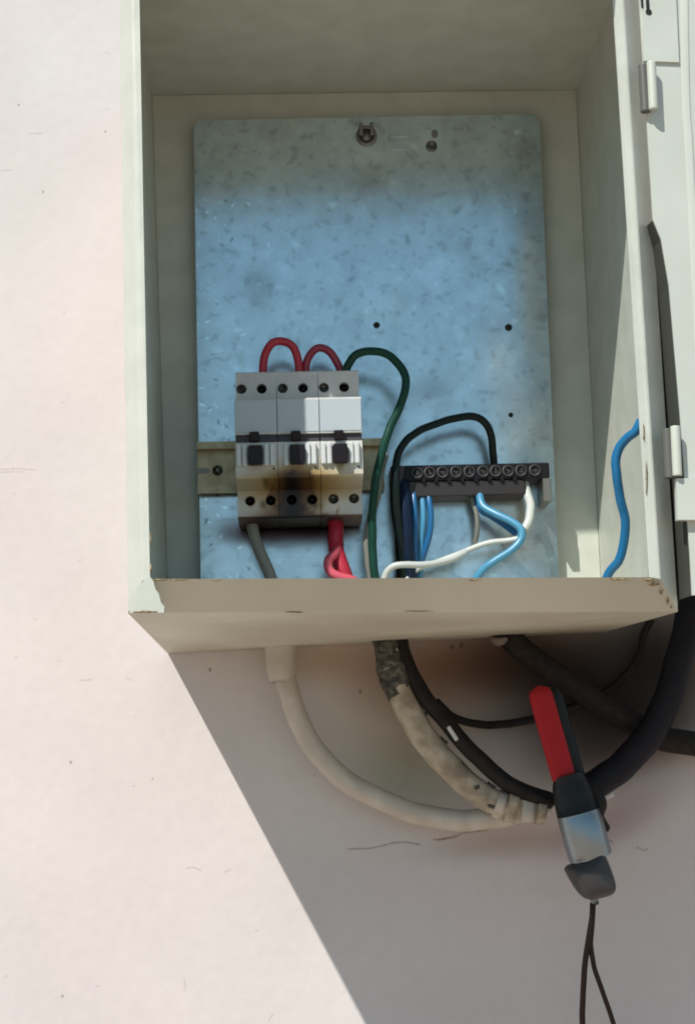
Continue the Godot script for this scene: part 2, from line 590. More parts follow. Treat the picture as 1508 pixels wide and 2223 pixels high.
func ground_and_wall() -> void:
	var g := mb()
	quad(g, Vector3(-150, -1.35, 150), Vector3(150, -1.35, 150), Vector3(150, -1.35, -150), Vector3(-150, -1.35, -150))
	obj("ground", g, M.yard_ground).set_meta("kind", "structure")
	uv_from = Vector2(-0.6, 0.7)
	uv_size = Vector2(1.2, 1.2)
	var w := mb()
	var z := -D - 0.0008
	var x0 := -3.0; var x1 := 3.0; var y0 := -1.345; var y1 := 1.7; var zb := z - 0.2
	quad(w, Vector3(x0, y0, z), Vector3(x1, y0, z), Vector3(x1, y1, z), Vector3(x0, y1, z))
	quad(w, Vector3(x1, y0, zb), Vector3(x0, y0, zb), Vector3(x0, y1, zb), Vector3(x1, y1, zb))
	quad(w, Vector3(x0, y1, z), Vector3(x1, y1, z), Vector3(x1, y1, zb), Vector3(x0, y1, zb))
	quad(w, Vector3(x0, y0, zb), Vector3(x1, y0, zb), Vector3(x1, y0, z), Vector3(x0, y0, z))
	quad(w, Vector3(x0, y0, zb), Vector3(x0, y0, z), Vector3(x0, y1, z), Vector3(x0, y1, zb))
	quad(w, Vector3(x1, y0, z), Vector3(x1, y0, zb), Vector3(x1, y1, zb), Vector3(x1, y1, z))
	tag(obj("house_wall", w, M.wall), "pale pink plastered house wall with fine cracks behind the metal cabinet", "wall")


# ---------------------------------------------------------------- the cabinet

func on_line(a: Vector3, b: Vector3, y: float) -> Vector3:
	var p := a.lerp(b, (y - a.y) / (b.y - a.y))
	return p


var mid_frame: Array

func cabinet() -> void:
	var c := thing("metal_cabinet", "open cream metal electrical cabinet mounted on the pink wall, door swung to the right", "cabinet", Vector3(0, 0, -D / 2))
	var zc := -0.017
	# the ring of corners top left, top right, bottom right, bottom left for each bend of the sheet
	var l0 := at(303, 0, 0); var l1 := at(325, 1250, 0)
	var r0 := at(1329, 0, 0); var r1 := at(1404, 1200, 0)
	var m0 := at(1353, 0, 0); var m1 := at(1431, 1200, 0)
	var o0 := at(1387, 0, zc); var o1 := at(1469, 1200, zc)
	var w0 := at(260, 0, zc); var w1 := at(278, 1330, zc)
	var lip_l := at(326, 1257, 0)
	var lip_r := at(1408, 1253, 0)
	var A := [on_line(l0, l1, 0.385), on_line(r0, r1, 0.385), lip_r, lip_l]
	var B := [on_line(l0, l1, 0.39) - Vector3(0.0045, 0, 0), on_line(m0, m1, 0.39), at(1432, 1256, -0.0006), lip_l + Vector3(-0.0045, -0.0007, -0.0008)]
	var C := [on_line(w0, w1, 0.4), on_line(o0, o1, 0.4), at(1471, 1328, zc), at(278, 1331, zc)]
	var E := [Vector3(C[0].x, 0.4, -D), Vector3(C[1].x, 0.4, -D), at(1312, 1372, -D), at(364, 1418, -D)]
	var inward := [Vector3(1, -1, 0), Vector3(-1, -1, 0), Vector3(-1, 1, 0), Vector3(1, 1, 0)]
	var rings := [A, B, C, E]
	# inner faces of the same sheet
	var t := 0.0015
	var Ei: Array = []; var Ci: Array = []; var Bi: Array = []; var Ai: Array = []
	for i in 4:
		Ei.append(E[i] + inward[i] * t + Vector3(0, 0, t))
		Ci.append(C[i] + inward[i] * t + Vector3(0, 0, -t * 0.5))
		Bi.append(B[i] + inward[i] * t * 0.6 + Vector3(0, 0, -t))
		Ai.append(A[i] + Vector3(0, 0, -t))
	rings += [Ei, Ci, Bi, Ai]
	# round the outer bends with one extra ring each side of B and C
	var loop: Array = []
	for k in rings.size():
		var here: Array = rings[k]
		var before: Array = rings[(k + rings.size() - 1) % rings.size()]
		var after: Array = rings[(k + 1) % rings.size()]
		if k == 1 or k == 2:
			var r0_: Array = []; var r1_: Array = []; var r2_: Array = []
			for i in 4:
				var p: Vector3 = here[i]
				var a: Vector3 = p.move_toward(before[i], 0.0012)
				var b: Vector3 = p.move_toward(after[i], 0.0012)
				r0_.append(a); r2_.append(b); r1_.append((a + b + p * 2.0) / 4.0)
			loop += [r0_, r1_, r2_]
		elif k < 4 or k >= 4:
			loop.append(here)
	var names := ["top_panel", "right_panel", "bottom_panel", "left_panel"]
	for s in 4:
		var st := mb()
		var j := (s + 1) % 4
		for k in loop.size():
			var n := (k + 1) % loop.size()
			quad(st, loop[k][s], loop[n][s], loop[n][j], loop[k][j])
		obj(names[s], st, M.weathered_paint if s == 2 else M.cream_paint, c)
	# the back, inside the four sides
	var b := mb()
	var bz := -D + t + 0.0015
	var back: PackedVector2Array = []
	for i in 4:
		back.append(Vector2(Ei[i].x, Ei[i].y) + Vector2(inward[i].x, inward[i].y) * 0.0003)
	slab(b, back, func(q): return Vector3(q.x, q.y, bz), Vector3(0, 0, -0.001))
	obj("back_panel", b, M.cream_paint, c)
	# rain hood over the top, out of the picture but throwing the shade inside
	var h := mb()
	var hp := PackedVector2Array([Vector2(C[0].x - 0.002, -0.0215), Vector2(C[0].x - 0.002, 0.044), Vector2(0.105, 0.044), Vector2(0.140, 0.001), Vector2(0.140, -0.0215)])
	hp[0].y = -D + 0.001; hp[4].y = -D + 0.001
	slab(h, hp, func(q): return Vector3(q.x, 0.4008, q.y), Vector3(0, 0.002, 0))
	obj("rain_hood", h, M.cream_paint, c)
	# the folded corner that laps over the lower left of the frame
	var f := mb()
	var flap := PackedVector2Array()
	for q in [[300, 1270], [325, 1252], [333, 1262], [338, 1280], [345, 1290], [350, 1309], [357, 1318], [356, 1330], [283, 1331], [279, 1318], [279, 1300]]:
		var p := at(q[0], q[1], 0.0014)
		flap.append(Vector2(p.x, p.y))
	slab(f, flap, func(q): return Vector3(q.x, q.y, 0.0014), Vector3(0.0005, 0, -0.0012))
	obj("corner_flap", f, M.cream_paint, c)
	# rust eating the paint at corners and lower edge, and a line below the flap
	for q in [[1418, 1267, 15, 5], [1434, 1284, 4, 9], [1448, 1305, 3, 9], [1456, 1318, 2, 5], [1408, 1258, 14, 4], [1344, 1257, 30, 3], [345, 1259, 22, 3], [392, 1258, 26, 2.5], [470, 1260, 12, 2], [1030, 1259, 16, 2.5], [328, 1236, 3, 14], [327, 1170, 2, 18], [318, 1328, 32, 3], [1402, 1040, 2, 40], [1396, 940, 2, 26], [640, 1329, 22, 1.6], [905, 1327, 40, 1.4]]:
		var sp := mb(true)
		var yy: float = (q[1] - 1257.0) / 71.0
		var z0 := 0.0006 if q[1] < 1262 else (0.0006 - 0.017 * clampf(yy, 0, 1) if q[1] < 1334 else -0.10)
		if q[0] == 318: z0 = 0.0016  # thin dark line along the corner flap's lower edge
		if q[1] > 1334: z0 = -0.185 if q[1] > 1390 else -0.045
		var o := at(q[0], q[1], z0)
		var ring := PackedVector3Array()
		for i in 14:
			var w := TAU * i / 14.0
			var rr := rng.randf_range(0.55, 1.15)
			ring.append(at(q[0] + cos(w) * q[2] * rr, q[1] + sin(w) * q[3] * rr, z0 - (0.017 * sin(w) * q[3] * rr / 71.0 if q[1] > 1262 and q[1] < 1325 and q[0] > 1300 else 0.0)))
		for i in 14:
			tri(sp, o + Vector3(0, 0, 0.0002), ring[(i + 1) % 14], ring[i])
			tri(sp, o - Vector3(0, 0, 0.0006), ring[i], ring[(i + 1) % 14])
		obj("rust_and_line", sp, M.rust, c)
	# small white dots, coloured for the bright specks in the upper corners
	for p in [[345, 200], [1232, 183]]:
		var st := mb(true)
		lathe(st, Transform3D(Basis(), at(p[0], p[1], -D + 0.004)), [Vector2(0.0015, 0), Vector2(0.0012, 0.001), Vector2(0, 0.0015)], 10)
		obj("corner_dot", st, M.white_fleck, c)

	mounting_plate(c)
	mounting_rail(c)
	door_and_hinges(c)
	# cable gland under the floor
	var gl := mb(true)
	var top := at(609, 1396, -0.196)
	var down := Basis(Vector3.RIGHT, Vector3.BACK, Vector3.DOWN)
	lathe(gl, Transform3D(down, top), [Vector2(0, -0.001), Vector2(0.0108, -0.001), Vector2(0.0110, 0.003), Vector2(0.0104, 0.006), Vector2(0.0102, 0.015), Vector2(0.0096, 0.0195), Vector2(0.0086, 0.0235), Vector2(0.0074, 0.026), Vector2(0, 0.0265)], 24)
	obj("cable_gland", gl, M.cream_conduit, c)


func rounded(x0: float, y0: float, x1: float, y1: float, r: float) -> PackedVector2Array:
	var out := PackedVector2Array()
	for q in [[x1 - r, y1 - r, 0.0], [x0 + r, y1 - r, PI / 2], [x0 + r, y0 + r, PI], [x1 - r, y0 + r, PI * 1.5]]:
		for k in 6:
			var a: float = q[2] + PI / 2 * k / 5.0
			out.append(Vector2(q[0] + cos(a) * r, q[1] + sin(a) * r))
	return out


func mounting_plate(c: Node3D) -> void:
	uv_from = Vector2(-0.126, 0.378)
	uv_size = Vector2(0.36, 0.36)
	var st := mb()
	var tl := at(420, 262, PLATE); var tr := at(1170, 247, PLATE); var br := at(1212, 1250, PLATE); var bl := at(436, 1250, PLATE)
	# a rounded rectangle warped to the plate's four corners (it hangs a little askew)
	var shape := rounded(0, 0, 1, 1, 0.02)
	var poly := PackedVector2Array()
	var low_l := bl + (bl - tl) * 0.085; var low_r := br + (br - tr) * 0.085
	for q in shape:
		var p := low_l.lerp(low_r, q.x).lerp(tl.lerp(tr, q.x), q.y)
		poly.append(Vector2(p.x, p.y))
	slab(st, poly, func(q): return Vector3(q.x, q.y, PLATE), Vector3(0, 0, -0.0018))
	var plate := obj("mounting_plate", st, M.galvanised, c)
	# fixing bolt in its washer, with two prongs
	var b := mb(true)
	var p := at(795, 296, PLATE)
	lathe(b, Transform3D(Basis(), p), [Vector2(0.0075, 0.0), Vector2(0.0075, 0.0016), Vector2(0.0055, 0.002), Vector2(0.0052, 0.001), Vector2(0, 0.001)], 18)
	obj("washer", b, M.dull_zinc, plate)
	for s in [-1, 1]:
		var q := mb()
		block(q, p + Vector3(s * 0.0038 - 0.0013, -0.001, 0.0005), p + Vector3(s * 0.0038 + 0.0013, 0.0085, 0.005), 0.0004)
		obj("bolt_prong", q, M.dull_zinc, plate)
	# pressed slot and small screw to the right of it
	for q in [[868, 290, 0.007, 0.0026], [870, 320, 0.006, 0.002]]:
		var s := mb()
		var o := at(q[0], q[1], PLATE)
		slab(s, rounded(o.x - q[2], o.y - q[3], o.x + q[2], o.y + q[3], q[3] * 0.9), func(k): return Vector3(k.x, k.y, PLATE + 0.0006), Vector3(0, 0, -0.0006))
		obj("pressed_mark", s, M.galvanised, plate)
	var h := mb()
	var ho := at(943, 291, PLATE)
	slab(h, rounded(ho.x - 0.0022, ho.y - 0.003, ho.x + 0.0022, ho.y + 0.003, 0.002), func(k): return Vector3(k.x, k.y, PLATE + 0.0004), Vector3(0, 0, -0.0004))
	obj("slot", h, M.dull_zinc, plate)
	var sc := mb(true)
	lathe(sc, Transform3D(Basis(), at(936, 318, PLATE)), [Vector2(0.004, 0.0), Vector2(0.004, 0.0012), Vector2(0.0028, 0.0026), Vector2(0, 0.003)], 14)
	obj("screw", sc, M.dull_zinc, plate)
	for q in [[817, 706, 0.0019], [1103, 711, 0.0021], [1108, 901, 0.0014]]:
		var k := mb()
		lathe(k, Transform3D(Basis(), at(q[0], q[1], PLATE)), [Vector2(q[2] * 1.25, 0.0), Vector2(q[2] * 1.2, 0.0004), Vector2(q[2], 0.0004), Vector2(q[2], 0.0002), Vector2(0, 0.0002)], 12)
		obj("drilled_hole", k, M.hole, plate)


func mounting_rail(c: Node3D) -> void:
	# top-hat rail: profile in y and z, pressed lengthwise
	var a := at(428, 1014, -0.193); var b := at(833, 1008, -0.193)
	var y := (a.y + b.y) / 2
	var prof := [Vector2(0.0178, -0.1928), Vector2(0.0178, -0.1942), Vector2(0.0142, -0.1942), Vector2(0.0142, -0.2008), Vector2(-0.0142, -0.2008), Vector2(-0.0142, -0.1942), Vector2(-0.0178, -0.1942), Vector2(-0.0178, -0.1928),
			Vector2(-0.0128, -0.1928), Vector2(-0.0128, -0.1994), Vector2(0.0128, -0.1994), Vector2(0.0128, -0.1928)]
	var st := mb()
	var poly := PackedVector2Array()
	for q in prof:
		poly.append(q)
	slab(st, poly, func(q): return Vector3(a.x, y + q.x, q.y), Vector3(b.x - a.x, 0, 0))
	var rail := obj("mounting_rail", st, M.rail_metal, c)
	var s := mb(true)
	lathe(s, Transform3D(Basis(), Vector3(at(472, 1020, -0.199).x, y - 0.001, -0.1994)), [Vector2(0.0036, 0.0), Vector2(0.0036, 0.0010), Vector2(0.0022, 0.0020), Vector2(0, 0.0022)], 16)
	obj("rail_screw", s, M.screw_steel, rail)
	var l := mb()
	var q := Vector3(at(440, 1020, -0.199).x, y - 0.001, -0.1990)
	slab(l, rounded(q.x - 0.005, q.y - 0.0018, q.x + 0.005, q.y + 0.0018, 0.0017), func(k): return Vector3(k.x, k.y, q.z), Vector3(0, 0, -0.0004))
	obj("rail_slot", l, M.dull_zinc, rail)


func door_and_hinges(c: Node3D) -> void:
	var edge := [on_door(1346, -600), on_door(1386, 0), on_door(1406, 315), on_door(1416, 476), on_door(1434, 520), on_door(1451, 620), on_door(1463, 760), on_door(1475, 900), on_door(1486, 1060), on_door(1496, 1200), on_door(1501, 1292)]
	var poly := PackedVector2Array()
	var top: float = 0.402
	poly.append(Vector2(0.44, top))
	poly.append(Vector2(0.44, edge[-1].y + 0.002))
	for i in range(edge.size() - 1, -1, -1):
		poly.append(Vector2(edge[i].x, minf(edge[i].y, top)))
	var st := mb()
	slab(st, poly, func(q): return Vector3(q.x, q.y, door_z(q.x)), Vector3(0, 0, -0.0016))
	var door := obj("door", st, M.door_paint, c)
	# dark strip behind the door's edge, its colour painting the gap's shade
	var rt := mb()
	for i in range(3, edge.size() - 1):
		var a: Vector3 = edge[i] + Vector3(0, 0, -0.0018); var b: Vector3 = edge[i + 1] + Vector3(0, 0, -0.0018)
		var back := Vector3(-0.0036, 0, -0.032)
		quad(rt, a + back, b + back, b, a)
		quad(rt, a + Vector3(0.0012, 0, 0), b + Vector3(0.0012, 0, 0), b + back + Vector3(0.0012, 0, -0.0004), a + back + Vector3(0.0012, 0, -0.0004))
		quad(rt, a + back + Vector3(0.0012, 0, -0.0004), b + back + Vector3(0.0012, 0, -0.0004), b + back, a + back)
	obj("door_gap_shade", rt, M.gap_shade, door)
	# shallow fold running down the door
	var f := mb()
	var p0 := on_door(1478, -300); var p1 := on_door(1484, 180); var p2 := on_door(1493, 345); var p3 := on_door(1516, 800)
	tube(f, smooth_path([p0, p1, p2, p3], 5), func(_s, _a): return 0.0030, 10, 0.14)
	obj("door_fold", f, M.door_paint, door)
	# upper hinge leaf with a keyhole slot, above the knuckle
	var leaf := mb()
	var u := [on_door(1394, -150, 0.004), on_door(1398, 128, 0.004), on_door(1475, 131, 0.004), on_door(1462, -150, 0.004)]
	var up := PackedVector2Array()
	for q in u:
		up.append(Vector2(q.x, q.y))
	slab(leaf, up, func(q): return Vector3(q.x, q.y, door_z(q.x) + 0.0016), Vector3(0, 0, -0.0015))
	var lf := obj("hinge_leaf", leaf, M.door_paint, door)
	for q in [[1407, 26, 0.0019, 0.0019], [1404, -4, 0.0010, 0.0075], [1392.5, 2, 0.0007, 0.0045]]:
		var k := mb()
		var o := on_door(q[0], q[1], 0.0019)
		slab(k, rounded(o.x - q[2], o.y - q[3], o.x + q[2], o.y + q[3], q[2] * 0.95), func(g): return Vector3(g.x, g.y, door_z(g.x) + 0.0019), Vector3(0, 0, -0.0003))
		obj("keyhole_slot", k, M.hole, lf)
	# lower hinge leaf below its knuckle
	var low := mb()
	var d := [on_door(1467, 1038, 0.005), on_door(1470, 1128, 0.005), on_door(1560, 1128, 0.005), on_door(1560, 1036, 0.005)]
	var lp := PackedVector2Array()
	for q in d:
		lp.append(Vector2(q.x, q.y))
	slab(low, lp, func(q): return Vector3(q.x, q.y, door_z(q.x) + 0.0045), Vector3(0, 0, -0.005))
	obj("hinge_leaf", low, M.door_paint, door)
	# knuckles on the box side, each with a dark bar painted as its shaded half
	for q in [[1406, 1411, 136, 238], [1458, 1463, 926, 1033]]:
		var a := at(q[0] + 6, q[2], 0.006); var b := at(q[1] + 6, q[3], 0.006)
		var k := mb(true)
		round_bar(k, PackedVector3Array([a, a.lerp(b, 0.02), a.lerp(b, 0.98), b]), 0.0027, 16)
		obj("hinge_knuckle", k, M.cream_paint, c)
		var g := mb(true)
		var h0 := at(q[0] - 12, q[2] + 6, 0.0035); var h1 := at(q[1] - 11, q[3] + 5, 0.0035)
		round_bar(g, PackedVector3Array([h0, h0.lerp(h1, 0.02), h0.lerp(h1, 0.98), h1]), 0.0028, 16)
		obj("knuckle_shade_bar", g, M.knuckle_shade, c)


# ---------------------------------------------------------------- breakers

# a cell of a flat face with a round pit in it
func pitted(st: SurfaceTool, x0: float, x1: float, y0: float, y1: float, z: float, cx: float, cy: float, r: float, deep: float) -> void:
	var n := 20
	var edge := func(k: int) -> Vector3:
		var a := TAU * (k + 0.5) / n
		var dx := cos(a); var dy := sin(a)
		var s := INF
		if dx > 1e-6: s = minf(s, (x1 - cx) / dx)
		if dx < -1e-6: s = minf(s, (x0 - cx) / dx)
		if dy > 1e-6: s = minf(s, (y1 - cy) / dy)
		if dy < -1e-6: s = minf(s, (y0 - cy) / dy)
		return Vector3(cx + dx * s, cy + dy * s, z)
	var corners := [Vector3(x1, y1, z), Vector3(x0, y1, z), Vector3(x0, y0, z), Vector3(x1, y0, z)]
	for k in n:
		var a := TAU * (k + 0.5) / n; var b := TAU * (k + 1.5) / n
		var i0 := Vector3(cx + cos(a) * r, cy + sin(a) * r, z); var i1 := Vector3(cx + cos(b) * r, cy + sin(b) * r, z)
		var o0: Vector3 = edge.call(k); var o1: Vector3 = edge.call(k + 1)
		quad(st, i0, o0, o1, i1)
		if absf(o0.x - o1.x) > 1e-6 and absf(o0.y - o1.y) > 1e-6:
			var best: Vector3 = corners[0]
			for q in corners:
				if q.distance_to(o0) + q.distance_to(o1) < best.distance_to(o0) + best.distance_to(o1):
					best = q
			tri(st, o0, best, o1)
		var d := Vector3(0, 0, -deep)
		quad(st, i0, i1, i1 + d, i0 + d)
		tri(st, Vector3(cx, cy, z - deep), i0 + d, i1 + d)


func breakers() -> void:
	uv_from = SOOT_FROM
	uv_size = SOOT_SIZE
	var labels := ["left breaker of the row, wholly in shade, beside the bare stretch of rail",
			"middle breaker of the row, burnt brown around its lower terminals",
			"right breaker of the row, its upper face in sunlight, beside the green wire"]
	var left := -0.0957
	var wide := 0.0273
	for i in 3:
		var x0 := left + i * wide + 0.0002
		var x1 := left + (i + 1) * wide - 0.0002
		var xm := (x0 + x1) / 2
		var br := thing("circuit_breaker", labels[i], "circuit breaker", Vector3(xm, 0.0785, -0.17), "circuit breakers side by side on the rail")
		# side profile (y, z), drawn from the top of the back round the front
		var prof := [Vector2(0.1790, -0.1926), Vector2(0.1790, -0.1640), Vector2(0.1782, -0.1630), Vector2(0.1568, -0.1630), Vector2(0.1545, -0.1385), Vector2(0.1535, -0.1370), Vector2(0.1308, -0.1370),
				Vector2(0.1306, -0.1420), Vector2(0.1256, -0.1420), Vector2(0.1254, -0.1375), Vector2(0.1035, -0.1370), Vector2(0.1022, -0.1380), Vector2(0.0985, -0.1630), Vector2(0.0812, -0.1630), Vector2(0.0802, -0.1640), Vector2(0.0785, -0.1926)]
		var st := mb()
		for k in prof.size() - 1:
			var a: Vector2 = prof[k]; var b: Vector2 = prof[k + 1]
			if k == 2 or k == 12:
				var xx := (x0 + x1) / 2
				var off := -0.0030 if k == 2 else 0.0014
				var cy: float = 0.1674 if k == 2 else 0.0921
				pitted(st, x0, xx, b.x, a.x, a.y, (x0 + xx) / 2 + off, cy, 0.0034, 0.006)
				pitted(st, xx, x1, b.x, a.x, a.y, (x1 + xx) / 2 + off, cy, 0.0034, 0.006)
				continue
			quad(st, Vector3(x0, a.x, a.y), Vector3(x0, b.x, b.y), Vector3(x1, b.x, b.y), Vector3(x1, a.x, a.y))
		var cap := PackedVector2Array()
		for q in prof:
			cap.append(q)
		var ix := Geometry2D.triangulate_polygon(cap)
		for k in range(0, ix.size(), 3):
			var a: Vector2 = cap[ix[k]]; var b: Vector2 = cap[ix[k + 1]]; var d: Vector2 = cap[ix[k + 2]]
			tri(st, Vector3(x0, a.x, a.y), Vector3(x0, b.x, b.y), Vector3(x0, d.x, d.y))
			tri(st, Vector3(x1, a.x, a.y), Vector3(x1, d.x, d.y), Vector3(x1, b.x, b.y))
		obj("body", st, M.breaker, br)
		# plain label plate across the upper nose
		var lb := mb()
		block(lb, Vector3(x0 + 0.0001, 0.1318, -0.1372), Vector3(x1 - 0.0001, 0.1530, -0.1365), 0.0002)
		obj("label_plate", lb, M.label_grey, br)
		# screws sunk in the terminals
		for k in 2:
			for up in [true, false]:
				var s := mb(true)
				var o := Vector3(x0 + (x1 - x0) * (0.25 + 0.5 * k) + (-0.0030 if up else 0.0014), 0.1674 if up else 0.0921, -0.1672)
				var pale: bool = (up and k == 0) or (not up and i == 2)
				lathe(s, Transform3D(Basis(), o), [Vector2(0.0031, -0.001), Vector2(0.0031, 0.0022 if pale else 0.0), Vector2(0.0024, 0.0028 if pale else 0.0004), Vector2(0, 0.0028 if pale else 0.0004)], 14)
				obj("terminal_screw", s, M.screw_steel if pale else M.black_plastic, br)
				if pale:
					var g := mb()
					var turn := Basis(Vector3.BACK, rng.randf_range(0, PI))
					bevel_box(g, Transform3D(turn, o + Vector3(0, 0, 0.0029)), Vector3(0.0046, 0.0010, 0.0004), 0.0001)
					obj("screw_slot", g, M.hole, br)
		# toggle slot, toggle and the ribs beside it
		var sl := mb()
		block(sl, Vector3(x0 + 0.0002, 0.1258, -0.1418), Vector3(x1 - 0.0002, 0.1304, -0.1392), 0.0003)
		obj("toggle_slot", sl, M.slot_dark, br)
		var tx: float = [-0.0826, -0.0560, -0.0284][i]
		var tg := mb()
		bevel_box(tg, Transform3D(Basis(Vector3.RIGHT, 0.10), Vector3(tx, 0.1162, -0.1342)), Vector3(0.0090, 0.0126, 0.0085), 0.0006)
		bevel_box(tg, Transform3D(Basis(Vector3.RIGHT, 0.3), Vector3(tx - 0.0006, 0.1291, -0.1368)), Vector3(0.0062, 0.0065, 0.005), 0.0006)
		obj("toggle", tg, M.toggle_plastic, br)
		for r in [-0.0107, -0.0069, 0.0070, 0.0108]:
			var rx: float = tx + r
			if rx - 0.0015 < x0 or rx + 0.0015 > x1:
				continue
			var rb := mb()
			block(rb, Vector3(rx - 0.0016, 0.1098, -0.1380), Vector3(rx + 0.0016, 0.1238, -0.1340), 0.0006)
			obj("rib", rb, M.white_plastic, br)
		var dt := mb()
		var dx: float = minf(tx + 0.0115, x1 - 0.0012)
		lathe(dt, Transform3D(Basis(), Vector3(dx, 0.1080, -0.1374)), [Vector2(0.0008, 0), Vector2(0.0008, 0.0005), Vector2(0, 0.0005)], 8)
		obj("test_point", dt, M.slot_dark, br)


# ---------------------------------------------------------------- terminal strip

func terminal_strip() -> void:
	var ts := thing("terminal_strip", "black terminal strip with ten screws on the plate, right of the breakers", "terminal strip", Vector3(0.0595, 0.095, -0.189))
	var st := mb()
	block(st, Vector3(0.0064, 0.1060, -0.2010), Vector3(0.1128, 0.1164, -0.1778), 0.0007)
	obj("screw_row", st, M.black_plastic, ts)
	var lo := mb()
	block(lo, Vector3(0.0070, 0.0952, -0.2008), Vector3(0.0965, 0.1058, -0.1792), 0.0007)
	obj("wire_row", lo, M.slot_brown if M.has("slot_brown") else M.black_plastic, ts)
	var en := mb()
	block(en, Vector3(0.1080, 0.0900, -0.2008), Vector3(0.1135, 0.1059, -0.1780), 0.0006)
	obj("end_foot", en, M.dull_zinc, ts)
	for q in [905, 932, 960, 989, 1018, 1048, 1075, 1102, 1130, 1160]:
		var o := at(q, 1023, -0.1776)
		o.y = 0.1112
		var ring := mb(true)
		lathe(ring, Transform3D(Basis(), o), [Vector2(0.0040, -0.0002), Vector2(0.0040, 0.0008), Vector2(0.0030, 0.0010), Vector2(0.0028, 0.0002), Vector2(0, 0.0002)], 16)
		var r := obj("terminal_screw", ring, M.terminal_ring if M.has("terminal_ring") else M.dull_zinc, ts)
		var h := mb(true)
		lathe(h, Transform3D(Basis(), o), [Vector2(0.0027, 0.0003), Vector2(0.0022, 0.0005), Vector2(0, 0.0005)], 12)
		obj("screw_pit", h, M.hole, r)
		var sl := mb()
		bevel_box(sl, Transform3D(Basis(Vector3.BACK, rng.randf_range(0, PI)), o + Vector3(0, 0, 0.0005)), Vector3(0.0040, 0.0011, 0.0006), 0.0002)
		obj("screw_slot", sl, M.terminal_ring, r)
	# little collars between the two rows
	for q in [919, 946, 974, 1003, 1033, 1062, 1089, 1117]:
		var o := at(q, 1043, -0.178)
		var k := mb()
		block(k, Vector3(o.x - 0.0013, 0.1040, -0.1800), Vector3(o.x + 0.0013, 0.1066, -0.1771), 0.0004)
		obj("divider", k, M.black_plastic, ts)


# ---------------------------------------------------------------- wires in the cabinet

func wire(called: String, label: String, category: String, m: Material, r: float, pts: Array, group := "", wob := 0.0) -> MeshInstance3D:
	var p: Array = []
	for q in pts:
		p.append(at(q[0], q[1], q[2]))
	var st := mb(true)
	var ph := rng.randf() * TAU
	var way := smooth_path(p, 8)
	var kink := noise(28.0, int(ph * 1000.0), 2)
	var u := 0.0
	for i in way.size():
		u += way[i].distance_to(way[maxi(i - 1, 0)])
		way[i] += Vector3(kink.get_noise_2d(u, 0.3), kink.get_noise_2d(u, 7.1), kink.get_noise_2d(u, 3.9)) * minf(r * 0.30, 0.0010)
	tube(st, way, func(s, a): return r * (1.0 + wob * sin(s * 37.0 + ph + sin(a) * 2.0) * sin(s * 19.0 + a)), 14)
	var o := obj(called, st, m)
	tag(o, label, category, group)
	return o


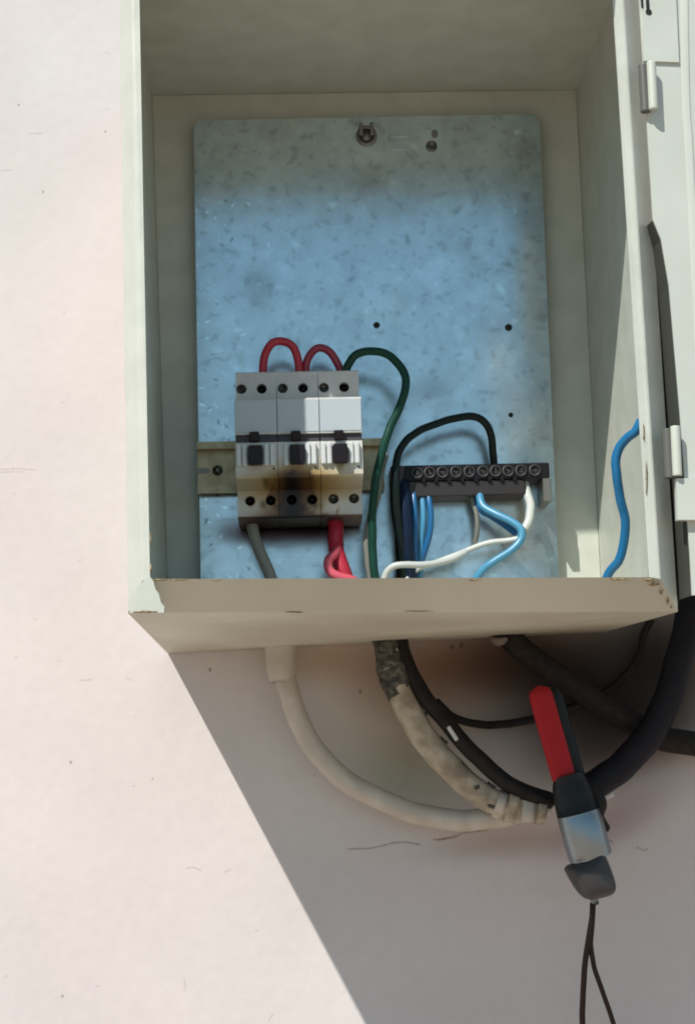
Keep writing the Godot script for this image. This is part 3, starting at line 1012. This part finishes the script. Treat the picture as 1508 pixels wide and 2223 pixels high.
func inner_wires() -> void:
	var zt := -0.172
	wire("jumper_wire", "taller red jumper wire looped over the left and middle breakers", "wire", M.red_wire, 0.0028,
			[[570, 836, zt], [570, 808, zt], [575, 775, zt], [590, 749, zt + 0.002], [612, 741, zt + 0.002], [634, 751, zt + 0.002], [646, 778, zt], [650, 810, zt], [650, 836, zt]], "red jumpers above the breakers")
	wire("jumper_wire", "shorter dull red jumper wire looped over the middle and right breakers", "wire", M.dull_red_wire, 0.0027,
			[[661, 836, zt - 0.004], [662, 808, zt - 0.004], [667, 780, zt - 0.004], [682, 760, zt - 0.004], [699, 757, zt - 0.004], [717, 766, zt - 0.004], [730, 785, zt - 0.004], [740, 808, zt - 0.004], [742, 836, zt - 0.004]], "red jumpers above the breakers")
	wire("green_wire", "long dark green wire arching from the right breaker down to the cabinet floor", "wire", M.green_wire, 0.0028,
			[[748, 836, -0.171], [749, 806, -0.170], [758, 785, -0.168], [775, 769, -0.165], [803, 764, -0.162], [835, 769, -0.160], [862, 786, -0.158], [879, 812, -0.157], [880, 842, -0.156], [868, 882, -0.156], [849, 925, -0.156], [832, 968, -0.156],
			[820, 1015, -0.157], [812, 1070, -0.158], [807, 1130, -0.160], [807, 1190, -0.162], [814, 1250, -0.164], [826, 1300, -0.168]])
	wire("green_wire", "pale grey-green wire running down close behind the dark green wire", "wire", M.grey_green if M.has("grey_green") else M.grey_wire, 0.0022,
			[[838, 985, -0.172], [826, 1030, -0.170], [818, 1080, -0.169], [800, 1135, -0.168], [797, 1190, -0.170], [802, 1250, -0.172], [812, 1300, -0.175]])
	wire("black_wire", "black wire looping over the top of the terminal strip", "wire", M.black_wire, 0.0026,
			[[1071, 1016, -0.187], [1070, 985, -0.184], [1067, 950, -0.180], [1056, 924, -0.178], [1036, 908, -0.176], [1010, 904, -0.175], [972, 911, -0.174], [930, 926, -0.172], [896, 944, -0.170], [872, 968, -0.168], [860, 998, -0.167], [858, 1040, -0.166], [862, 1100, -0.168],
			[868, 1160, -0.172], [876, 1218, -0.178], [884, 1290, -0.184]])
	var down := "wires hanging from the left of the terminal strip"
	wire("navy_wire", "dark navy wire under the strip's left end, next to the black loop", "wire", M.navy_wire, 0.0044, [[874, 1050, -0.180], [876, 1090, -0.174], [880, 1140, -0.173], [884, 1190, -0.176], [890, 1270, -0.184]], down)
	wire("black_wire", "leftmost black wire dropping behind the navy wire under the strip", "wire", M.black_wire, 0.0034, [[856, 1050, -0.186], [857, 1090, -0.183], [862, 1140, -0.183], [868, 1190, -0.185], [872, 1290, -0.190]], down)
	wire("blue_wire", "dark blue wire hanging just right of the navy wire", "wire", M.blue_wire, 0.0021, [[897, 1050, -0.184], [899, 1090, -0.179], [900, 1140, -0.178], [900, 1190, -0.180], [900, 1290, -0.186]], down)
	wire("blue_wire", "pale blue wire, middle of the blue ones under the strip", "wire", M.pale_blue_wire, 0.0019, [[912, 1050, -0.186], [916, 1090, -0.182], [918, 1130, -0.180], [915, 1180, -0.182], [908, 1290, -0.188]], down)
	wire("blue_wire", "rightmost blue wire of the bunch, bowing outwards under the strip", "wire", M.blue_wire, 0.0021, [[927, 1050, -0.186], [930, 1085, -0.181], [934, 1120, -0.179], [930, 1165, -0.180], [917, 1210, -0.184], [902, 1290, -0.189]], down)
	wire("blue_wire", "light blue wire zigzagging from the strip's middle to the cabinet floor", "wire", M.pale_blue_wire, 0.0026,
			[[1040, 1050, -0.186], [1042, 1080, -0.180], [1050, 1100, -0.176], [1075, 1115, -0.172], [1108, 1131, -0.168], [1131, 1150, -0.165], [1130, 1172, -0.164], [1110, 1193, -0.164], [1075, 1217, -0.166], [1045, 1240, -0.168], [1020, 1275, -0.172]])
	wire("blue_wire", "short navy blue wire bent sideways just under the strip's middle", "wire", M.blue_wire, 0.0024, [[1030, 1050, -0.190], [1036, 1082, -0.186], [1046, 1108, -0.184], [1066, 1120, -0.182], [1098, 1140, -0.178], [1122, 1158, -0.174]])
	wire("grey_wire", "thin grey-green wire hanging straight from the strip's middle", "wire", M.grey_wire, 0.0016, [[1021, 1050, -0.190], [1025, 1085, -0.187], [1034, 1115, -0.186], [1036, 1150, -0.188], [1030, 1180, -0.192]])
	wire("white_wire", "short white wire stub at the right end of the strip", "wire", M.white_wire, 0.0029, [[1140, 1048, -0.186], [1146, 1075, -0.182], [1152, 1100, -0.176], [1148, 1128, -0.170], [1136, 1150, -0.168]])
	wire("white_wire", "white wire crossing low from the blue wire's bend to the floor", "wire", M.white_wire, 0.0019, [[1126, 1168, -0.168], [1098, 1174, -0.170], [1060, 1178, -0.172], [1025, 1190, -0.175], [985, 1206, -0.178], [945, 1222, -0.180], [905, 1236, -0.180], [880, 1262, -0.180]])
	wire("white_wire", "white wire curving over the front of the cabinet floor", "wire", M.white_wire, 0.0022, [[828, 1282, -0.165], [836, 1248, -0.163], [852, 1231, -0.161], [880, 1226, -0.160], [912, 1226, -0.161], [945, 1222, -0.164], [985, 1212, -0.170], [1010, 1198, -0.176]])
	wire("grey_wire", "stout grey cable below the left breaker", "cable", M.pale_grey_wire, 0.0038, [[540, 1110, -0.182], [548, 1150, -0.182], [560, 1185, -0.180], [577, 1225, -0.178], [596, 1275, -0.178]])
	wire("red_wire", "thick red wire leaving the foot of the right breaker", "wire", M.red_wire, 0.0052, [[727, 1110, -0.180], [729, 1150, -0.178], [731, 1185, -0.174], [736, 1215, -0.170], [748, 1250, -0.168], [762, 1295, -0.168]])
	wire("pink_wire", "pink wire crooked around the thick red wire at the cabinet floor", "wire", M.pink_wire, 0.0030, [[738, 1180, -0.176], [728, 1200, -0.166], [713, 1216, -0.160], [716, 1238, -0.158], [736, 1252, -0.158], [768, 1262, -0.160], [800, 1290, -0.164]])
	wire("offcut_wire", "loose blue wire end leaning against the right side of the cabinet", "wire", M.bright_blue_wire, 0.0027,
			[[1390, 914, -0.020], [1381, 936, -0.022], [1362, 950, -0.026], [1344, 972, -0.030], [1335, 1003, -0.033], [1337, 1040, -0.036], [1345, 1078, -0.040], [1354, 1115, -0.044], [1356, 1150, -0.048], [1352, 1185, -0.052], [1342, 1216, -0.056], [1322, 1242, -0.062], [1300, 1290, -0.070]])


# ---------------------------------------------------------------- cables under the cabinet

# a small ragged flake lying on a cable
func rag(o: Vector3, along: Vector3, side: Vector3, long_r: Vector2, wide_r: Vector2) -> SurfaceTool:
	var st := mb(true)
	var ring := PackedVector3Array()
	for q in 11:
		var a := TAU * q / 11.0
		ring.append(o + along * cos(a) * rng.randf_range(long_r.x, long_r.y) + side * sin(a) * rng.randf_range(wide_r.x, wide_r.y))
	for q in 11:
		tri(st, o + Vector3(0, 0, 0.0006), ring[q], ring[(q + 1) % 11])
		tri(st, o - Vector3(0, 0, 0.0012), ring[(q + 1) % 11], ring[q])
	return st


func lower_cables() -> void:
	var z := -0.196
	wire("conduit", "cream plastic conduit curving from the gland down to the tool", "conduit", M.cream_conduit, 0.0071,
			[[607, 1420, z], [618, 1470, z], [634, 1525, z], [662, 1592, z], [708, 1655, z], [768, 1706, z], [838, 1743, z], [910, 1767, z], [985, 1780, z], [1060, 1776, z + 0.003], [1130, 1762, z + 0.008], [1190, 1745, z + 0.012]], "", 0.02)
	var c := thing("armoured_cable", "thick dirty cream cable with torn black tape at its top", "cable", at(1000, 1770, -0.18))
	var pts: Array = []
	for q in [[840, 1360, -0.190], [843, 1400, -0.188], [852, 1450, -0.186], [872, 1510, -0.183], [903, 1575, -0.180], [945, 1632, -0.178], [996, 1686, -0.177], [1050, 1728, -0.176], [1105, 1750, -0.175], [1180, 1758, -0.176]]:
		pts.append(at(q[0], q[1], q[2]))
	var path := smooth_path(pts, 10)
	var st := mb(true)
	tube(st, path, func(s, a): return (0.0093 - 0.0012 * s) * (1.0 + 0.05 * sin(s * 41.0 + a * 2.0) * sin(s * 17.0 + a)), 22)
	obj("sheath", st, M.dirty_sheath, c)
	# tattered tape: strips that spiral round the top of the cable, each with a ragged rim
	for k in 4:
		var tp := mb(true)
		var a0 := k * 7
		var sub := path.slice(a0, a0 + 10)
		tube(tp, sub, func(s, a): return 0.0103 + 0.0008 * sin(a * 3.0 + k * 2.1 + s * 5.0) - (0.0022 * maxf(0.0, sin(a * 2.0 + k * 1.7)) if s > 0.7 else 0.0), 20)
		obj("tape_wrap", tp, M.torn_tape, c)
	for k in 10:
		var i := 3 + k * 2
		var along := (path[i + 1] - path[i - 1]).normalized()
		var side := along.cross(Vector3.BACK).normalized()
		var lean := rng.randf_range(-1.0, 0.4)
		obj("torn_shred", rag(path[i] + side * lean * 0.0092 + Vector3(0, 0, 0.0102 * sqrt(maxf(0.05, 1.0 - lean * lean * 0.9))), along, side, Vector2(0.0007, 0.0026), Vector2(0.0005, 0.0015)), M.torn_white if k % 2 else M.torn_tape, c)
	# dark rags of peeled tape still stuck along the sheath
	for q in [[24, -1.0, 4.0], [27, -0.55, 3.0], [31, -0.95, 5.0], [38, -1.0, 2.6], [49, -1.0, 4.5], [58, -0.9, 3.0], [66, -0.2, 2.0], [70, -1.0, 6.0], [74, 0.5, 4.0]]:
		var i: int = q[0]
		var along := (path[i + 1] - path[i - 1]).normalized()
		var side := along.cross(Vector3.BACK).normalized()
		var lean: float = q[1]
		var sz: float = q[2] * 0.001
		obj("tape_rag", rag(path[i] + side * lean * 0.0080 + Vector3(0, 0, 0.0088 * sqrt(maxf(0.10, 1.0 - lean * lean * 0.8))), along, side, Vector2(sz * 0.4, sz), Vector2(0.0008, 0.0024)), M.torn_tape, c)
	# ragged wrapping where the cables meet the tool
	for k in 4:
		var wr := mb(true)
		var i0 := path.size() - 16 + k * 4
		tube(wr, path.slice(i0, i0 + 4), func(s, a): return 0.0094 + 0.0012 * sin(a * 3.0 + k * 2.0) + 0.0006 * sin(s * 9.0), 18)
		obj("end_wrap", wr, M.dirty_sheath if k % 2 else M.cream_conduit, c)
	wire("black_cable", "black cable hugging the inner side of the dirty cream cable", "cable", M.black_sheath, 0.0054,
			[[868, 1360, -0.186], [874, 1410, -0.184], [894, 1465, -0.181], [928, 1523, -0.177], [976, 1580, -0.173], [1025, 1633, -0.171], [1078, 1684, -0.170], [1132, 1716, -0.170], [1200, 1740, -0.172]])
	var scrap := mb()
	bevel_box(scrap, Transform3D(Basis(Vector3.BACK, 0.55), at(982, 1592, -0.1655)), Vector3(0.0026, 0.0105, 0.0016), 0.0005)
	tag(obj("white_tie", scrap, M.white_wire), "small white scrap of tie stuck on the black cable", "cable tie")
	wire("thin_cable", "thin black cable drooping from the cabinet's right end across to the black cable", "cable", M.black_sheath, 0.0027,
			[[1412, 1345, -0.200], [1398, 1375, -0.202], [1388, 1420, -0.204], [1362, 1462, -0.206], [1322, 1496, -0.208], [1262, 1525, -0.208], [1190, 1552, -0.208], [1110, 1570, -0.206], [1040, 1573, -0.204], [985, 1556, -0.200], [945, 1522, -0.196]])
	wire("thick_cable", "thick dusty black cable sloping down right from under the cabinet", "cable", M.dusty_black_sheath, 0.0082,
			[[1060, 1330, -0.192], [1098, 1378, -0.192], [1150, 1424, -0.192], [1220, 1474, -0.192], [1300, 1527, -0.192], [1385, 1578, -0.192], [1450, 1606, -0.192], [1530, 1618, -0.192], [1640, 1625, -0.192]], "", 0.02)
	var lump := mb(true)
	tube(lump, smooth_path([at(1064, 1384, -0.186), at(1080, 1392, -0.182), at(1100, 1386, -0.180)], 5), func(s, a): return 0.0019 * (0.5 + sin(s * PI)) * (1.0 + 0.2 * sin(a * 3)), 10)
	tag(obj("sealant_lump", lump, M.sealant), "lump of sealant where the thick black cable enters the cabinet", "sealant")
	wire("bent_cable", "heavy navy-black cable bending from the right edge down behind the tool", "cable", M.navy_sheath, 0.0096,
			[[1512, 1240, -0.178], [1500, 1320, -0.178], [1482, 1400, -0.178], [1462, 1470, -0.178], [1440, 1535, -0.178], [1405, 1600, -0.178], [1355, 1655, -0.177], [1300, 1700, -0.176], [1240, 1725, -0.175]])
	for q in [[1276, 1736, 0.0032, 0.0060, 0.5, "white_wire", "small white tag beside the tool's dark collar"], [1318, 1730, 0.0085, 0.0026, 0.35, "cream_conduit", "pale tie end poking out right of the tool's collar"]]:
		var t := mb()
		bevel_box(t, Transform3D(Basis(Vector3.BACK, q[4]), at(q[0], q[1], -0.150)), Vector3(q[2], q[3], 0.0018), 0.0006)
		tag(obj("cable_tie", t, M[q[5]]), q[6], "cable tie")
	var loop := mb(true)
	round_bar(loop, smooth_path([at(1268, 1716, -0.152), at(1290, 1722, -0.148), at(1302, 1744, -0.147), at(1296, 1772, -0.150), at(1310, 1800, -0.156)], 6), 0.0042, 12)
	tag(obj("tie_loop", loop, M.black_sheath), "short black loop of cable on the right of the tool's collar", "cable")


# ---------------------------------------------------------------- the red handled tool

func tool() -> void:
	var a := at(1163, 1490, -0.146)
	var b := at(1292, 1952, -0.150)
	var t := thing("hand_tool", "red and black handled tool with silver sleeve hanging below the cabinet", "tool", b)
	var along := (b - a).normalized()
	var up := -along
	var right := up.cross(Vector3.BACK).normalized()
	var front := right.cross(up).normalized()
	var basis := Basis(right, up, front)
	var len := a.distance_to(b)
	var put := func(s: float, x: float, z: float) -> Transform3D:
		return Transform3D(basis, a + along * (s * len) + right * x + front * z)
	var rod := func(called: String, s0: float, s1: float, x: float, z: float, rad: float, thick: float, m: Material) -> void:
		var g := mb(true)
		var way := PackedVector3Array()
		for i in 25:
			way.append(a + along * lerpf(s0, s1, i / 24.0) * len + right * x + front * z)
		# rounded ends, squarish section
		tube(g, way, func(s, w): return rad * pow(clampf(1.0 - pow(absf(s * 2.0 - 1.0), 14.0), 0.02, 1.0), 0.5) / pow(pow(absf(cos(w)), 3.4) + pow(absf(sin(w)), 3.4), 1.0 / 3.4), 28, thick)
		obj(called, g, m, t)
	rod.call("red_grip", 0.0, 0.475, 0.0012, 0.0, 0.0075, 0.72, M.red_grip)
	rod.call("handle_back", 0.015, 0.50, 0.0062, -0.008, 0.0098, 0.7, M.tool_black)
	var k := mb(true)
	var down := Basis(right, -front, -up)      # lathe axis runs down the tool
	down = Basis(right, front.cross(right) * 0 + front, along)
	if down.determinant() < 0:
		down = Basis(-right, front, along)
	lathe(k, Transform3D(down, a + along * (0.455 * len) + right * 0.004), [Vector2(0, -0.004), Vector2(0.009, -0.004), Vector2(0.0115, 0.002), Vector2(0.0130, 0.012), Vector2(0.0136, 0.0205), Vector2(0, 0.0205)], 28)
	obj("collar", k, M.tool_black, t)
	var s := mb(true)
	lathe(s, Transform3D(down, a + along * (0.605 * len) + right * 0.004), [Vector2(0, -0.0002), Vector2(0.0128, -0.0002), Vector2(0.0138, 0.001), Vector2(0.0138, 0.0275), Vector2(0.0130, 0.0288), Vector2(0, 0.0288)], 36)
	obj("silver_sleeve", s, M.silver_sleeve, t)
	var e := mb(true)
	var outline := [[1228, 1884], [1264, 1870], [1306, 1842], [1322, 1868], [1341, 1922], [1336, 1943], [1306, 1952], [1276, 1956], [1258, 1938], [1240, 1908]]
	for round in 2:      # round the corners off
		var cut: Array = []
		for i in outline.size():
			var p: Array = outline[i]; var q: Array = outline[(i + 1) % outline.size()]
			cut.append([p[0] * 0.78 + q[0] * 0.22, p[1] * 0.78 + q[1] * 0.22])
			cut.append([p[0] * 0.22 + q[0] * 0.78, p[1] * 0.22 + q[1] * 0.78])
		outline = cut
	var mid := at(1278, 1902, -0.140)
	var steps := [[0.86, -0.018], [0.97, -0.016], [1.0, -0.010], [0.99, -0.004], [0.94, 0.0005], [0.84, 0.0038], [0.66, 0.0062], [0.4, 0.0074]]
	var rings: Array = []
	for q in steps:
		var ring: Array = []
		for o in outline:
			ring.append(mid + (at(o[0], o[1], -0.140) - mid) * q[0] + Vector3(0, 0, q[1]))
		rings.append(ring)
	var many := outline.size()
	for w in many:
		var j := (w + 1) % many
		for i in steps.size() - 1:
			quad(e, rings[i][j], rings[i][w], rings[i + 1][w], rings[i + 1][j])
		tri(e, mid + Vector3(0, 0, 0.0078), rings[-1][j], rings[-1][w])
		tri(e, mid + Vector3(0, 0, -0.018), rings[0][w], rings[0][j])
	obj("end_piece", e, M.tool_end, t)
	var p := mb(true)
	lathe(p, Transform3D(down, a + along * (0.985 * len) - right * 0.001), [Vector2(0, 0), Vector2(0.0028, 0), Vector2(0.0024, 0.005), Vector2(0, 0.006)], 12)
	obj("tip", p, M.dull_zinc, t)
	var zt := -0.150
	wire("lead_wire", "thicker straight dark lead hanging from the tool's tip", "wire", M.lead_wire, 0.0019, [[1287, 1962, zt], [1282, 2005, zt - 0.006], [1273, 2060, zt - 0.012], [1266, 2130, zt - 0.02], [1262, 2230, zt - 0.028], [1260, 2330, zt - 0.03]], "leads hanging from the tool")
	wire("lead_wire", "thinner dark lead splaying to the right below the tool", "wire", M.lead_wire, 0.0016, [[1287, 1962, zt + 0.001], [1285, 2005, zt - 0.004], [1281, 2050, zt - 0.010], [1289, 2100, zt - 0.018], [1308, 2155, zt - 0.026], [1332, 2225, zt - 0.034], [1362, 2330, zt - 0.04]], "leads hanging from the tool")
